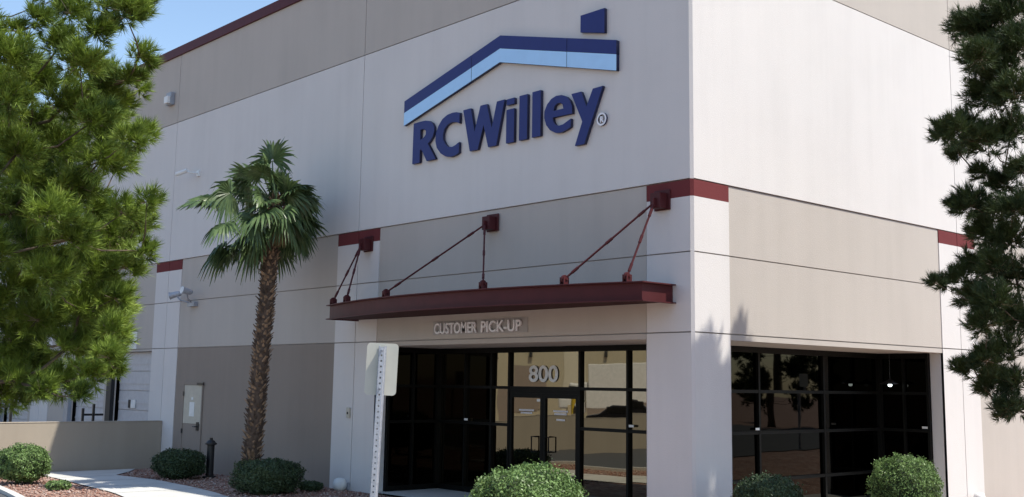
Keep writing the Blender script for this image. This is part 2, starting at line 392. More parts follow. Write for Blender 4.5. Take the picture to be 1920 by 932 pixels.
sB, TB = storefront('storefront_window', (-1.5, 0, 0), (0, 1, 0), 1.86, 8.10, [3.75, 5.95], [(2.27, 1.8, 8.2), (1.50, 1.8, 8.2), (.62, 1.8, 8.2)], glassmat('brown_tinted_glass', (.022, .021, .017)), B)
sC, TC = storefront('storefront_window', (0, 8.13, 0), (1, 0, 0), -1.44, -.31, [-.88], [(2.27, -1.5, -.3), (1.50, -1.5, -.3), (.62, -1.5, -.3)], M['dim'], B)
cc = MB(); cc.box(-1.497, -1.42, 1.72, 1.857, .03, OP-.003); cc.box(-2.8, -2.1, 2.1, 2.2, .03, OP-.003) if False else None
cc.build('corner_post', M['alu'], B)
# entrance doors
for i, (x0, x1, hx, hs) in enumerate(((DL+.03, (DL+DR)/2-.004, (DL+DR)/2-.13, -1), ((DL+DR)/2+.004, DR-.03, (DL+DR)/2+.13, 1))):
    d = MB(); y0, y1 = YG-.05, YG-.005; z0, z1 = .06, 2.16
    d.box(x0, x0+.075, y0, y1, z0, z1); d.box(x1-.075, x1, y0, y1, z0, z1); d.box(x0+.075, x1-.075, y0, y1, z1-.09, z1); d.box(x0+.075, x1-.075, y0, y1, z0, z0+.22)
    do = d.build('entrance_door', M['alu'], B); do['label'] = ['left leaf of the glass entrance door', 'right leaf of the glass entrance door'][i]
    g = MB(); g.add([(x0+.075, y1-.012, z0+.22), (x1-.075, y1-.009, z0+.22), (x1-.075, y1-.013, z1-.09), (x0+.075, y1-.014, z1-.09)], [(0, 1, 2, 3)]); g.build('glass_pane', M['glass'], do)
    h = MB(); h.tube([(hx, y0, 1.0), (hx, y0-.06, 1.0), (hx+hs*.12, y0-.07, 1.0), (hx+hs*.12, y0-.07, 1.30), (hx, y0-.06, 1.30), (hx, y0, 1.30)], .016, 8); h.build('handle', M['alu'], do)
    xm = (x0+x1)/2
    for k, (w_, z_) in enumerate(((.46, 1.80), (.36, 1.745)) if i == 0 else ((.44, 1.80), (.38, 1.745), (.26, 1.63))):
        n_ = int(w_/.035); t = MB()
        for q in range(n_): t.box(xm-w_/2+q*.035, xm-w_/2+q*.035+.026, y1-.020, y1-.0165, z_, z_+.035)
        t.build('notice_lettering', M['silver'], do)
    if i == 0:
        t = MB(); t.box(x1-.20, x1-.085, y1-.020, y1-.0165, 2.0, 2.05); t.build('sticker', M['white'], do)
hd = MB(); hd.box(DL+.028, DR-.028, YG-.052, YG-.004, 2.162, 2.238); hd.build('door_header', M['alu'], B)
for fo, T, a, z in ((sA, TA, -7.68, 1.57), (sA, TA, -2.9+.04, 1.60), (sB, TB, 3.66, 1.57), (sC, TC, -.42, 1.57)):
    t = MB(); t.box(a-.06, a+.06, -.066, -.062, z-.022, z+.022, 0, T); t.build('sticker', M['white'], fo)
# street number on the transom
nb = text_obj('800', .455, -5.30, 2.405, YG-.02, .86, 'street_number', M['white'], sA, .004, .009)

# dock doors
for d0, d1 in DD:
    m = MB(); n = 6; z0 = 0-.3; H_ = (3.14-z0)/n
    for k in range(n):
        m.box(d0+.02, d1-.02, .16, .2, z0+k*H_+.012, z0+(k+1)*H_-.012); m.box(d0+.02, d1-.02, .145, .16, z0+k*H_+.20, z0+k*H_+.26)
    m.box(d0, d1, .2, .25, z0, 3.14)
    do = m.build('dock_door', M['dock'], B)
    s = MB(); s.box(d0-.36, d0-.02, -.10, R_-.002, -.5, 2.75); s.build('door_bumper', M['black'] if d0 > -23 else M['grey'], B)
    if d0 > -23:
        q = MB(); q.box(-21.62, -21.45, .125, .143, 1.48, 1.72); q.build('latch', M['black'], do)
        q = MB(); q.box(-21.44, -21.12, .125, .143, 1.48, 1.72); q.box(-21.36, -21.26, .12, .124, 1.48, 1.6); q.build('dock_number_plate', M['white'], do)
q = MB(); q.box(-21.50, -21.00, R_-.03, R_-.003, 3.22, 3.72); q.build('door_number_panel', M['white'], B)
# side door
sd = MB(); X0, X1 = -17.70, -16.66
sd.box(X0-.05, X0, -.015, R_-.002, -.1, 2.28); sd.box(X1, X1+.05, -.015, R_-.002, -.1, 2.28); sd.box(X0, X1, -.015, R_-.002, 2.20, 2.28)
so = sd.build('side_door', M['low'], B); so['label'] = 'steel side door with a pale upper half and a posted notice'
q = MB(); q.box(X0+.01, X1-.01, -.004, R_-.003, 1.17, 2.19); q.build('upper_panel', paint('pale_door_panel', (.50, .46, .38), .7), so)
q = MB(); q.box(X0+.01, X1-.01, -.002, R_-.003, -.1, 1.165); q.build('lower_panel', M['low'], so)
q = MB(); q.box(-17.33, -17.05, -.012, -.005, 1.36, 1.74); q.box(-17.24, -17.13, -.012, -.005, 1.80, 1.87); q.build('notice', M['white'], so)
q = MB(); q.box(-16.86, -16.74, -.03, -.003, 1.0, 1.22); q.tube([(-16.8, -.03, 1.1), (-16.8, -.09, 1.1), (-16.93, -.09, 1.1)], .014); q.build('handle', M['iron'], so)
for z in (.9, 1.9): q = MB(); q.box(X0-.03, X0+.03, -.03, -.016, z, z+.12); q.build('hinge', M['iron'], so)
q = MB(); q.box(X1-.25, X1+.1, -.04, -.016, 2.20, 2.26); q.build('door_closer', M['iron'], so)

# ------------------------------------------------------------------ canopy (part of the building)
XC, HW = -4.91, 4.50
def yf(x): return -(.76+.72*(1-((x-XC)/HW)**2))
ZT, ZB = 3.985, 3.67
N = 40; arc = [(XC-HW+2*HW*i/N, yf(XC-HW+2*HW*i/N)) for i in range(N+1)]
path = [(arc[0][0], -.01)]+arc+[(arc[-1][0], -.01)]
def offs(pth, d):
    out = []
    for i, p in enumerate(pth):
        a = Vector(pth[max(i-1, 0)]); b = Vector(pth[min(i+1, len(pth)-1)])
        t1 = (Vector(p)-a).normalized() if i > 0 else None; t2 = (b-Vector(p)).normalized() if i < len(pth)-1 else None
        n1 = Vector((t1.y, -t1.x)) if t1 else None; n2 = Vector((t2.y, -t2.x)) if t2 else None
        n = (n1+n2) if n1 and n2 else (n1 or n2); n.normalize(); k = 1/max(.5, n.dot(n2 or n1)); out.append((p[0]+n.x*d*k, p[1]+n.y*d*k))
    return out
def ribbon(m, P, d0, d1, z0, z1):
    A = offs(P, d0); Bq = offs(P, d1); n = len(P)
    vs = [(*a, z0) for a in A]+[(*b, z0) for b in Bq]+[(*a, z1) for a in A]+[(*b, z1) for b in Bq]; fs = []
    for i in range(n-1):
        fs += [(n+i, n+i+1, 3*n+i+1, 3*n+i), (i+1, i, 2*n+i, 2*n+i+1), (2*n+i, 3*n+i, 3*n+i+1, 2*n+i+1), (i, i+1, n+i+1, n+i)]
    fs += [(0, n, 3*n, 2*n), (n-1, 3*n-1, 4*n-1, 2*n+n-1)]
    m.add(vs, fs)
cm = MB(); ribbon(cm, path, -.02, 0, ZB+.022, ZT-.022); ribbon(cm, path, -.02, .07, ZT-.02, ZT); ribbon(cm, path, -.02, .07, ZB, ZB+.02)
co = cm.build('canopy', M['maroon'], B); co['label'] = 'bow-fronted maroon steel canopy over the entrance'
dk = MB(); ii = offs(path, -.022)
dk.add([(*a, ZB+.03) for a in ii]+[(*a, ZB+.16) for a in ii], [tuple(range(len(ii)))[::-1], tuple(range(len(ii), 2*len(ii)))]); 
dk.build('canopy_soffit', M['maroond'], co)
feet = [((-9.107, 5.366), (-9.25, -8.36)), ((-4.913, 5.437), (-6.50, -3.56)), ((-.619, 5.397), (-1.81, -.68))]
for (ax, az_), fx in feet:
    q = MB(); q.box(ax-.17, ax+.17, -.03, -.001, az_-.17, az_+.17); q.box(ax-.11, ax+.11, -.2, -.03, az_-.15, az_+.11); q.box(ax-.02, ax+.02, -.26, -.2, az_-.13, az_+.02)
    q.build('rod_anchor', M['maroon'], co, bevel=.008)
    for x in fx:
        q = MB(); y = yf(x)+.03; P = Vector((x, y, ZT+.09)); A = Vector((ax, -.22, az_-.06))
        d = (A-P).normalized()
        q.tube([P+d*.05, A], .018, 8); 
        for t in (.12, .5, .86): c = P.lerp(A, t); q.tube([c-d*.07, c+d*.07], .026, 8)
        q.tube([P-Vector((.018, 0, 0)), P+Vector((.018, 0, 0))], .07, 14)
        q.box(x-.05, x-.03, y-.06, y+.06, ZT, ZT+.12); q.box(x+.03, x+.05, y-.06, y+.06, ZT, ZT+.12); q.tube([P-Vector((.07, 0, 0)), P+Vector((.07, 0, 0))], .022, 8)
        q.build('tie_rod', M['maroon'], co)

# ------------------------------------------------------------------ wall signs
SG = thing('wall_sign', 'big navy and light blue store sign with roofline on the upper wall', 'sign', (-4.7, 0, 7.8))
GL = {
'R': [[(-7.482, 7.82), (-7.278, 7.826), (-7.075, 7.82), (-6.944, 7.793), (-6.836, 7.731), (-6.767, 7.629), (-6.766, 7.541), (-6.806, 7.444), (-6.88, 7.368), (-6.971, 7.308), (-6.694, 6.945), (-6.996, 6.940), (-7.201, 7.228), (-7.238, 7.2), (-7.243, 6.940), (-7.496, 6.940)], [(-7.238, 7.65), (-7.158, 7.65), (-7.086, 7.630), (-7.046, 7.585), (-7.050, 7.519), (-7.108, 7.470), (-7.159, 7.448), (-7.238, 7.43)]],
'C': [[(-5.932, 7.794), (-5.936, 7.573), (-6.003, 7.605), (-6.104, 7.629), (-6.216, 7.637), (-6.327, 7.608), (-6.426, 7.53), (-6.467, 7.421), (-6.457, 7.317), (-6.392, 7.221), (-6.299, 7.142), (-6.152, 7.118), (-6.044, 7.143), (-5.934, 7.187), (-5.937, 6.968), (-6.035, 6.932), (-6.19, 6.915), (-6.37, 6.951), (-6.532, 7.039), (-6.664, 7.175), (-6.716, 7.328), (-6.7, 7.501), (-6.613, 7.648), (-6.492, 7.759), (-6.335, 7.819), (-6.156, 7.835), (-6.035, 7.825)]],
'W': [[(-5.82, 7.825), (-5.581, 7.825), (-5.453, 7.326), (-5.283, 7.825), (-5.088, 7.825), (-4.931, 7.318), (-4.784, 7.822), (-4.557, 7.822), (-4.782, 6.945), (-5.028, 6.945), (-5.176, 7.415), (-5.341, 6.945), (-5.59, 6.945)]],
'i': [[(-4.498, 7.60), (-4.273, 7.60), (-4.273, 6.938), (-4.498, 6.938)]],
'd': [[(-4.493, 7.808), (-4.270, 7.808), (-4.270, 7.69), (-4.493, 7.69)]],
'l': [[(-4.127, 7.81), (-3.900, 7.81), (-3.900, 6.938), (-4.127, 6.938)]],
'm': [[(-3.763, 7.818), (-3.532, 7.818), (-3.532, 6.94), (-3.763, 6.94)]],
'e': [[(-2.693, 7.224), (-3.205, 7.232), (-3.185, 7.153), (-3.13, 7.085), (-3.039, 7.051), (-2.931, 7.059), (-2.728, 7.134), (-2.731, 6.982), (-2.84, 6.942), (-2.983, 6.913), (-3.128, 6.93), (-3.274, 7.005), (-3.377, 7.119), (-3.43, 7.259), (-3.428, 7.39), (-3.356, 7.509), (-3.246, 7.594), (-3.119, 7.629), (-2.974, 7.620), (-2.848, 7.567), (-2.758, 7.479), (-2.704, 7.367)], [(-3.184, 7.354), (-3.153, 7.446), (-3.081, 7.483), (-3.008, 7.479), (-2.945, 7.435), (-2.926, 7.355)]],
'y': [[(-2.719, 7.59), (-2.47, 7.59), (-2.335, 7.29), (-2.177, 7.59), (-1.931, 7.595), (-2.383, 6.61), (-2.620, 6.61), (-2.437, 7.03)]]}
for k, P in GL.items():
    if k == 'd': continue
    if k == 'i':
        o = prism(P, -.075, -.012, 'letter', [M['navy'], M['navys']], SG); prism(GL['d'], -.075, -.012, 'dot', [M['navy'], M['navys']], o)
    else: prism(P, -.075, -.012, 'letter', [M['navy'], M['navys']], SG)
def lerp2(a, b, t): return (a[0]+(b[0]-a[0])*t, a[1]+(b[1]-a[1])*t)
TLt, TPk, TRt = (-7.818, 8.367), (-4.70, 9.141), (-1.594, 8.354); MLt, MPk, MRt = (-7.818, 8.112), (-4.70, 8.878), (-1.594, 8.099); BLt, BPk, BRt = (-7.818, 7.823), (-4.70, 8.597), (-1.594, 7.801)
for top, bot, nm, mm in (((TLt, TPk, TRt), (MLt, MPk, MRt), 'roof_stripe', M['navy']), ((MLt, MPk, MRt), (BLt, BPk, BRt), 'eave_stripe', M['sky'])):
    e = 0.004 if nm == 'eave_stripe' else 0
    for segs in (((0, 0.0), (0, .72)), ((0, .724), (1, .60)), ((1, .604), (1, 1.0))):
        def pt(tri, s): return lerp2(tri[0], tri[1], s[1]) if s[0] == 0 else lerp2(tri[1], tri[2], s[1])
        a, b = segs; P = [pt(top, a)]; Q = [pt(bot, a)]
        if a[0] == 0 and b[0] == 1: P.append(top[1]); Q.append(bot[1])
        P.append(pt(top, b)); Q.append(pt(bot, b))
        prism([[(x, z-e) for x, z in P]+Q[::-1]], -.09, -.012, nm, [mm, M['navys']], SG)
prism([[(-2.497, 8.708), (-2.499, 9.018), (-1.897, 9.017), (-1.897, 8.56)][::-1]], -.075, -.012, 'chimney_block', [M['navy'], M['navys']], SG) if False else prism([[(-2.497, 8.70), (-2.497, 9.018), (-1.897, 9.018), (-1.897, 8.56)]], -.075, -.012, 'chimney_block', [M['navy'], M['navys']], SG)
def ring(cx, cz, r0, r1, n=20): return [[(cx+r0*math.cos(2*math.pi*k/n), cz+r0*math.sin(2*math.pi*k/n)) for k in range(n)], [(cx+r1*math.cos(2*math.pi*k/n), cz+r1*math.sin(2*math.pi*k/n)) for k in range(n)]]
rg = prism(ring(-1.985, 7.003, .118, .085), -.05, -.012, 'trademark_ring', [M['silver'], M['navys']], SG)
text_obj('R', .15, -1.985, 6.95, -.03, .09, 'trademark_letter', M['silver'], rg, .03, .006)
PS = thing('entrance_sign', 'small silver capital letters on the lintel below the maroon canopy', 'sign', (-5.3, 0, 3.4))
q = MB(); q.box(-6.74, -3.90, R_-.012, R_-.002, 3.300, 3.575); q.build('backing_strip', M['plate'], PS)
text_obj('CUSTOMER', .295, -5.99, 3.33, R_-.04, 1.33, 'lettering', M['silver'], PS, .03, .005); text_obj('PICK-UP', .295, -4.62, 3.33, R_-.04, 1.15, 'lettering', M['silver'], PS, .03, .005)

# ------------------------------------------------------------------ wall fixtures
f = thing('floodlight', 'twin-head grey floodlight on the taupe wall left of the palm trunk', 'light', (-17.45, 0, 4.4))
q = MB(); q.box(-17.62, -17.22, -.10, R_-.002, 4.33, 4.45); q.build('mounting_box', M['grey'], f)
for hx, dz, dv in ((-17.92, 4.66, Vector((-.55, -.6, -.22))), (-17.22, 4.72, Vector((.05, -.75, .12)))):
    q = MB(); bs = Vector((-17.45+(.05 if hx > -17.5 else -.1), -.09, 4.44)); hp = Vector((hx, -.32, dz)); q.tube([bs, bs.lerp(hp, .5)-Vector((0, .04, .05)), hp], .022, 8); a = q.build('arm', M['grey'], f)
    q = MB(); d = dv.normalized(); q.tube([hp-d*.16, hp-d*.12, hp+d*.11, hp+d*.155], [.045, .075, .09, .11], 14); q.build('lamp_head', M['galv'], f)
    q = MB(); q.tube([hp+d*.155, hp+d*.162], .09, 14); q.build('lens', M['white'], f)
f = thing('wall_light', 'small dark wall light with white lens high up near the coping', 'light', (-19.5, 0, 10.5))
q = MB(); q.box(-19.70, -19.36, -.14, -.001, 10.36, 10.74); q.build('housing', M['grey'], f, bevel=.02)
q = MB(); q.box(-19.60, -19.36, -.24, -.142, 10.38, 10.6); q.build('lens', M['white'], f, bevel=.02)
f = thing('security_camera', 'white security camera on the upper wall just above the palm crown', 'camera', (-17.8, 0, 8.05))
q = MB(); q.box(-17.62, -17.46, -.05, -.001, 7.98, 8.14); q.tube([(-17.54, -.05, 8.06), (-17.58, -.25, 8.06), (-17.75, -.3, 8.1)], .025); q.build('bracket', M['white'], f)
q = MB(); q.tube([(-17.98, -.46, 8.03), (-17.66, -.30, 8.12)], .06, 12); q.tube([(-17.98, -.46, 8.03), (-18.0, -.47, 8.025)], .045, 12); q.build('camera_body', M['white'], f)
q = MB(); q.box(-9.72, -9.60, -.045, -.001, 1.56, 1.78); o = q.build('keypad', M['beige'], bevel=.01); tag(o, 'beige keypad box at chest height on the left entrance pilaster', 'keypad')
q2 = MB(); q2.lathe([(.0, -.052), (.03, -.05), (.03, -.044)], T=Matrix.Translation((-9.655, 0, 1.66)) @ Matrix(((1, 0, 0, 0), (0, 0, 1, 0), (0, 1, 0, 0), (0, 0, 0, 1))), n=12); q2.build('button', M['black'], o)
q = MB(); q.lathe([(0, .0), (.07, .0), (.13, .04), (.15, .10), (.15, .17), (.12, .24), (.06, .27), (0, .275)], (-9.62, -.20, gz(-9.6, -.2)), 20); o = q.build('globe_lamp', M['white'], smooth=True); tag(o, 'round white landscape globe at the foot of the left entrance pilaster', 'lamp')
q = MB(); q.box(-9.72, -9.52, -.07, -.001, 0.02, .16); q.build('wall_bracket', M['grey'], o)
q = MB(); gx, gy = .16, 9.15; q.lathe([(0, .0), (.10, .0), (.12, .05), (.12, .16), (.09, .23), (0, .25)], (gx, gy, gz(gx, gy)), 20); o = q.build('globe_lamp', M['white'], smooth=True); tag(o, 'round white landscape globe at the foot of the far right pilaster', 'lamp')
# two lit dome lamps hanging in the right-hand porch recess
def dome(x, lab):
    t = thing('dome_lamp', lab, 'lamp', (x, 7.8, 2.5))
    q = MB(); q.lathe([(.02, .10), (.05, .085), (.13, .04), (.20, .0), (.19, -.005), (.12, .03), (.04, .07)], (x, 7.8, 2.46), 20); q.build('shade', M['iron'], t, smooth=True)
    q = MB(); q.lathe([(0, .0), (.035, .01), (.045, .04), (.03, .07), (0, .075)], (x, 7.8, 2.40), 12); q.build('bulb', M['lamp'], t, smooth=True)
    q = MB(); q.tube([(x, 7.8, 2.55), (x, 7.8, OP-.01)], .006, 6); q.build('stem', M['iron'], t)
dome(-1.03, 'small lit dome lamp hanging against the black right-hand glass')

# ------------------------------------------------------------------ low garden wall, rails, hydrant, sign post
q = MB(); q.box(-19.17, -18.95, -26, -.003, -.6, 1.165); q.box(-19.18, -18.94, -26, -.003, 1.166, 1.19)
tag(q.build('garden_wall', M['wall'], bevel=.008), 'low tan stucco garden wall running out from the facade at left', 'wall')
for k, (y, z, lab) in enumerate(((-1.35, 1.62, 'black iron rail frame showing above the low wall nearest the dock door'), (-3.6, 1.85, 'black iron rail frame showing above the sunlit end of the low wall'))):
    t = thing('iron_rail', lab, 'railing', (-20.5, y, -.3), 'black rail frames behind the low wall')
    q = MB(); q.box(-20.53, -20.47, y-.03, y+.03, -.5, z); q.build('post', M['iron'], t)
    q = MB(); q.box(-20.53, -20.47, y-.33, y-.27, -.5, z-.12); q.build('post', M['iron'], t)
    q = MB(); q.box(-20.52, -20.48, y-.26, y-.04, z-.33, z-.27); q.box(-20.52, -20.48, y+.04, y+.28, z-.33, z-.27); q.build('cross_bar', M['iron'], t)
HX, HY = -14.47, -.79; t = thing('standpipe', 'black cast-iron fire standpipe between the two shaded shrubs', 'standpipe', (HX, HY, gz(HX, HY)))
q = MB(); z0 = gz(HX, HY); q.lathe([(.0, 0), (.17, 0), (.17, .05), (.10, .06), (.10, .10), (.093, .12), (.09, .78), (.10, .79), (.10, .80)], (HX, HY, z0), 20); q.build('barrel', M['iron'], t)
q = MB(); q.lathe([(.10, .80), (.145, .81), (.145, .84), (.11, .86), (.085, .90), (.04, .925), (.04, .97), (0, .975)], (HX, HY, z0), 20); q.tube([(HX-.17, HY, z0+.70), (HX+.17, HY, z0+.70)], .045, 12) if False else None; q.build('cap', M['iron'], t)
# sign post seen from behind
sx, sy = 3.015, -8.262; gb = gz(sx, sy)
sign_root = t = thing('street_sign', 'blank back of a rounded metal sign on a perforated post', 'sign', (sx, sy, gb))
face = Vector((.816, -.578, 0)); ttan = Vector((.578, .816, 0)); face = (face+ttan*-.12).normalized(); ttan = Vector((-face.y, face.x, 0))
lean = -.014
Tm = Matrix(((ttan.x, -face.x, 0, sx), (ttan.y, -face.y, 0, sy), (0, 0, 1, 0), (0, 0, 0, 1))) @ Matrix.Rotation(.030, 4, 'Y')
W2, H2, r = .142, .232, .035; zc = 2.457; P = []
for cx, cz, a0 in ((W2-r, H2-r, 0), (-W2+r, H2-r, 90), (-W2+r, -H2+r, 180), (W2-r, -H2+r, 270)):
    for k in range(6): a = rad(a0+18*k); P.append((cx+r*math.cos(a), cz+r*math.sin(a)))
n = len(P); q = MB()
q.add([Tm @ Vector((x, .035, zc+z)) for x, z in P]+[Tm @ Vector((x, .038, zc+z)) for x, z in P], [tuple(range(n)), tuple(range(n, 2*n))[::-1]]+[(i, (i+1) % n, n+(i+1) % n, n+i) for i in range(n)])
q.build('sign_plate', M['signback'], t)
q = MB(); zt = zc+H2-.025; zb = gb-.2; hw = .024
nh = int((zt-zb)/.05)
for k in range(nh):     # square perforated tube: a hole row on each face, built as real gaps
    a = zb+k*.05; b = a+.05; hm = (a+b)/2
    for s_ in (-1, 1):
        q.box(-hw, -.007, s_*.0-.024, -.021, a, b, 0, Tm) if s_ < 0 else q.box(.007, hw, -.024, -.021, a, b, 0, Tm)
    q.box(-.007, .007, -.024, -.021, a, hm-.0075, 0, Tm); q.box(-.007, .007, -.024, -.021, hm+.0075, b, 0, Tm)
q.box(-hw, -hw+.003, -.021, .03, zb, zt, 0, Tm); q.box(hw-.003, hw, -.021, .03, zb, zt, 0, Tm); q.box(-hw-.012, -hw, .027, .03, zb, zt, 0, Tm); q.box(hw, hw+.012, .027, .03, zb, zt, 0, Tm)
q.build('post', M['galv'], t)
for z in (zc+.17, zc-.17):
    q = MB(); q.lathe([(0, .0), (.012, .0), (.012, .012), (0, .014)], T=Tm @ Matrix.Translation((0, -.024, z)) @ Matrix.Rotation(rad(90), 4, 'X'), n=8); q.build('bolt', M['grey'], t)

# ------------------------------------------------------------------ foliage generators
def unit(a): return a/np.maximum(1e-9, np.linalg.norm(a, axis=-1, keepdims=True))
def needles(P, D, L, n, nl, wd, rng, name, m, parent):
    """P shoot bases, D directions, L lengths; n needles per shoot as slim triangles"""
    k = len(P); t = rng.uniform(0, 1, (k, n, 1)); base = P[:, None]+D[:, None]*L[:, None, None]*t
    r = rng.normal(size=(k, n, 3)); r -= (r*D[:, None]).sum(-1, keepdims=True)*D[:, None]; r = unit(r)
    sp = .95*(1-t)+.45*t
    dr = unit(D[:, None]*(.55+.5*t)+r*sp+np.array([0, 0, .12])+rng.normal(size=(k, n, 3))*.08)
    ln = nl*rng.uniform(.7, 1.1, (k, n, 1)); sd = unit(np.cross(dr, rng.normal(size=(k, n, 3))))*wd/2
    V = np.stack([base-sd, base+sd, base+dr*ln], 2).reshape(-1, 3); Fc = np.arange(len(V)).reshape(-1, 3)
    return npmesh(name, V, Fc, m, parent, 3)
def pine(name, label, trunk, clumps, rng, m, nl, wd, per, group=None, dens=1.0):
    """trunk: list of (point, radius); clumps: list of (center, radius)"""
    base = Vector(trunk[0][0]); root = thing(name, label, 'tree', base, group)
    q = MB(); q.tube([p for p, _ in trunk], [r for _, r in trunk], 12); tr = q.build('trunk', M['bark'], root, smooth=True)
    br = MB(); P = []; D = []; L = []; tw = MB()
    tp = [Vector(p) for p, _ in trunk]; trs = [r for _, r in trunk]
    nodes = []; par = []; dt = []
    for i in range(len(tp)-1):
        for t_ in (0, .2, .4, .6, .8):
            c = tp[i].lerp(tp[i+1], t_)
            if c.z > tp[0].z+1.2: nodes.append(c); par.append(-1); dt.append(0)
    nT = len(nodes); order = sorted(clumps, key=lambda k: min((Vector(k[0])-n).length for n in nodes[:nT]))
    for c, r in order:
        c = Vector(c); cost = [(n-c).length+.35*dt[k]+(.6 if n.z > c.z+.1 else 0) for k, n in enumerate(nodes)]
        b = int(np.argmin(cost)); nodes.append(c); par.append(b); dt.append(dt[b]+(nodes[b]-c).length)
    cnt = [0]*len(nodes)
    for k in range(len(nodes)-1, nT-1, -1):
        cnt[k] += 1; cnt[par[k]] += cnt[k]
    for k, (c, r) in enumerate(order):
        c = Vector(c); k += nT; a = nodes[par[k]]; ra = .0048*math.sqrt(cnt[k])+.002; ln = (c-a).length
        mid = a.lerp(c, .5)+Vector((rng.normal()*.05*ln, rng.normal()*.05*ln, -.08*ln))
        br.tube([a, mid, c], [ra*1.15, ra, max(.003, .0048*math.sqrt(cnt[k]-1)+.0015)], 6)
        out = np.array((c-tp[0]-Vector((0, 0, c.z-tp[0].z))).normalized()) if (c-tp[0]).xy.length > .01 else np.array([1., 0, 0]); n = max(6, int(dens*70*(r/.3)**2))
        d = unit(rng.normal(size=(n, 3))*.9+out*.45+np.array([0, 0, .25])); s = rng.uniform(.10, .85, (n, 1))*r
        cc_ = np.array(c); b0 = cc_+d*s*np.array([1, 1, .8])
        dd = unit(d*.7+out*.3+np.array([0, 0, .45])+rng.normal(size=(n, 3))*.3)
        P.append(b0); D.append(dd); L.append(rng.uniform(.5, 1.0, n)*r*.5)
        for j in range(0, n, 3): tw.tube([cc_, b0[j], b0[j]+dd[j]*r*.3], [.005, .0035, .002], 3, cap=False)
    br.build('branch', M['bark'], root, smooth=True); 
    tw.build('twig', M['twig'], root)
    P = np.concatenate(P); D = np.concatenate(D); L = np.concatenate(L)
    needles(P, D, L, per, nl, wd, rng, 'crown', m, root)
    return root
def at3(l, rng, dq=0): return [(at(px, py, q+rng.normal()*dq), rp*q/F) for px, py, rp, q in l]

# left pine: stands close at the left edge of the view, sunlit
rng = np.random.default_rng(3)
TL = Vector((-.55, -11.2, 0)); TL.z = gz(TL.x, TL.y)
LP = [(20, 110, 50), (70, 40, 34), (130, 25, 40), (180, 60, 40), (235, 30, 42), (255, 8, 34), (110, 90, 45), (150, 120, 48), (60, 150, 48), (15, 190, 45),
      (262, 105, 24), (240, 150, 30), (272, 118, 18), (190, 160, 40), (120, 200, 50), (60, 235, 42), (170, 230, 52), (215, 200, 34), (262, 168, 18), (262, 250, 26), (240, 262, 34), (110, 280, 55),
      (30, 290, 55), (190, 300, 50), (225, 300, 30), (60, 350, 50), (140, 350, 48), (20, 400, 52), (90, 400, 50), (170, 390, 42), (230, 400, 34), (275, 378, 28), (255, 420, 34), (205, 440, 48),
      (130, 450, 52), (50, 460, 55), (265, 470, 28), (235, 500, 40), (170, 510, 52), (90, 520, 55), (20, 540, 52), (215, 560, 36), (150, 580, 52), (70, 600, 55), (205, 620, 36), (130, 650, 52),
      (20, 640, 50), (200, 670, 32), (60, 690, 48), (170, 700, 42), (110, 715, 40), (145, 742, 26), (25, 715, 36), (75, 728, 30), (180, 640, 40), (215, 690, 20), (-40, 60, 50), (-50, 160, 60), (-40, 260, 60), (-50, 360, 60), (-40, 470, 60), (-45, 580, 60), (-40, 680, 50), (200, 15, 30), (100, 0, 40), (30, 60, 24)]
cl_ = []
for x, y, r in LP:
    q = 10.6+rng.uniform(-.9, .9); cl_.append((at(x, y, q), r*1.02*q/F))
for k in range(56):    # the rest of the crown, beyond the picture's edge
    z = rng.uniform(2.1, 8.5); rr = (1.9 if z < 6 else 1.9*(9.3-z)/3.3)*rng.uniform(.35, 1); a = rng.uniform(0, 6.28)
    c = Vector((TL.x+rr*math.cos(a), TL.y+rr*math.sin(a), z+.3)); qd = (c-CAM).dot(fw); px_ = PX+F*(c-CAM).dot(r2)/qd; py_ = PY-F*(c-CAM).dot(u2)/qd
    if px_ > -40 and py_ > -60: continue
    cl_.append((c, rng.uniform(.22, .38)))
for k in range(44):    # back layer so that the crown has depth
    x, y, r = LP[rng.integers(0, 56)]
    if x > 225 or (y < 130 and x > 60): continue
    q = 11.9+rng.uniform(0, .7); cl_.append((at(x-18, y+rng.uniform(-25, 25), q), .30))
pine('pine_tree', 'bright green sunlit pine filling the left edge of the view', [(TL, .17), (TL+Vector((.05, .05, 2)), .15), (TL+Vector((.15, .1, 4)), .11), (TL+Vector((.1, .2, 6.5)), .07), (TL+Vector((.1, .2, 9.2)), .02)],
     cl_, rng, M['ndl'], .11, .0085, 40, dens=1.7)

# right pine: dark, backlit, at the right edge; its top throws the shadow on the corner column
rng = np.random.default_rng(5)
TRp = Vector((5.7, 3.55, 0)); TRp.z = gz(TRp.x, TRp.y)
RP = [(1850, 60, 55), (1810, 50, 34), (1895, 30, 50), (1905, 90, 50), (1835, 110, 40), (1870, 140, 48), (1850, 180, 40), (1900, 180, 50), (1790, 250, 40), (1765, 255, 22), (1815, 235, 34), (1850, 265, 46), (1895, 250, 42), (1800, 290, 26),
      (1845, 325, 26), (1885, 345, 34), (1820, 385, 40), (1795, 385, 20), (1860, 400, 38), (1900, 395, 40), (1850, 440, 38), (1895, 450, 44), (1775, 535, 22), (1755, 532, 16), (1800, 520, 26), (1835, 500, 36), (1870, 500, 40), (1905, 520, 44), (1830, 555, 36),
      (1870, 570, 46), (1910, 600, 46), (1850, 610, 36), (1825, 690, 28), (1805, 690, 20), (1850, 675, 34), (1885, 660, 40), (1870, 715, 36), (1905, 720, 40), (1888, 765, 26), (1880, 782, 16), (1850, 730, 20), (1910, 770, 30), (1915, 320, 30)]
cl_ = []
for x, y, r in RP:
    q = 15.6+rng.uniform(-.6, .6); cl_.append((at(x, y, q), r*1.02*q/F))
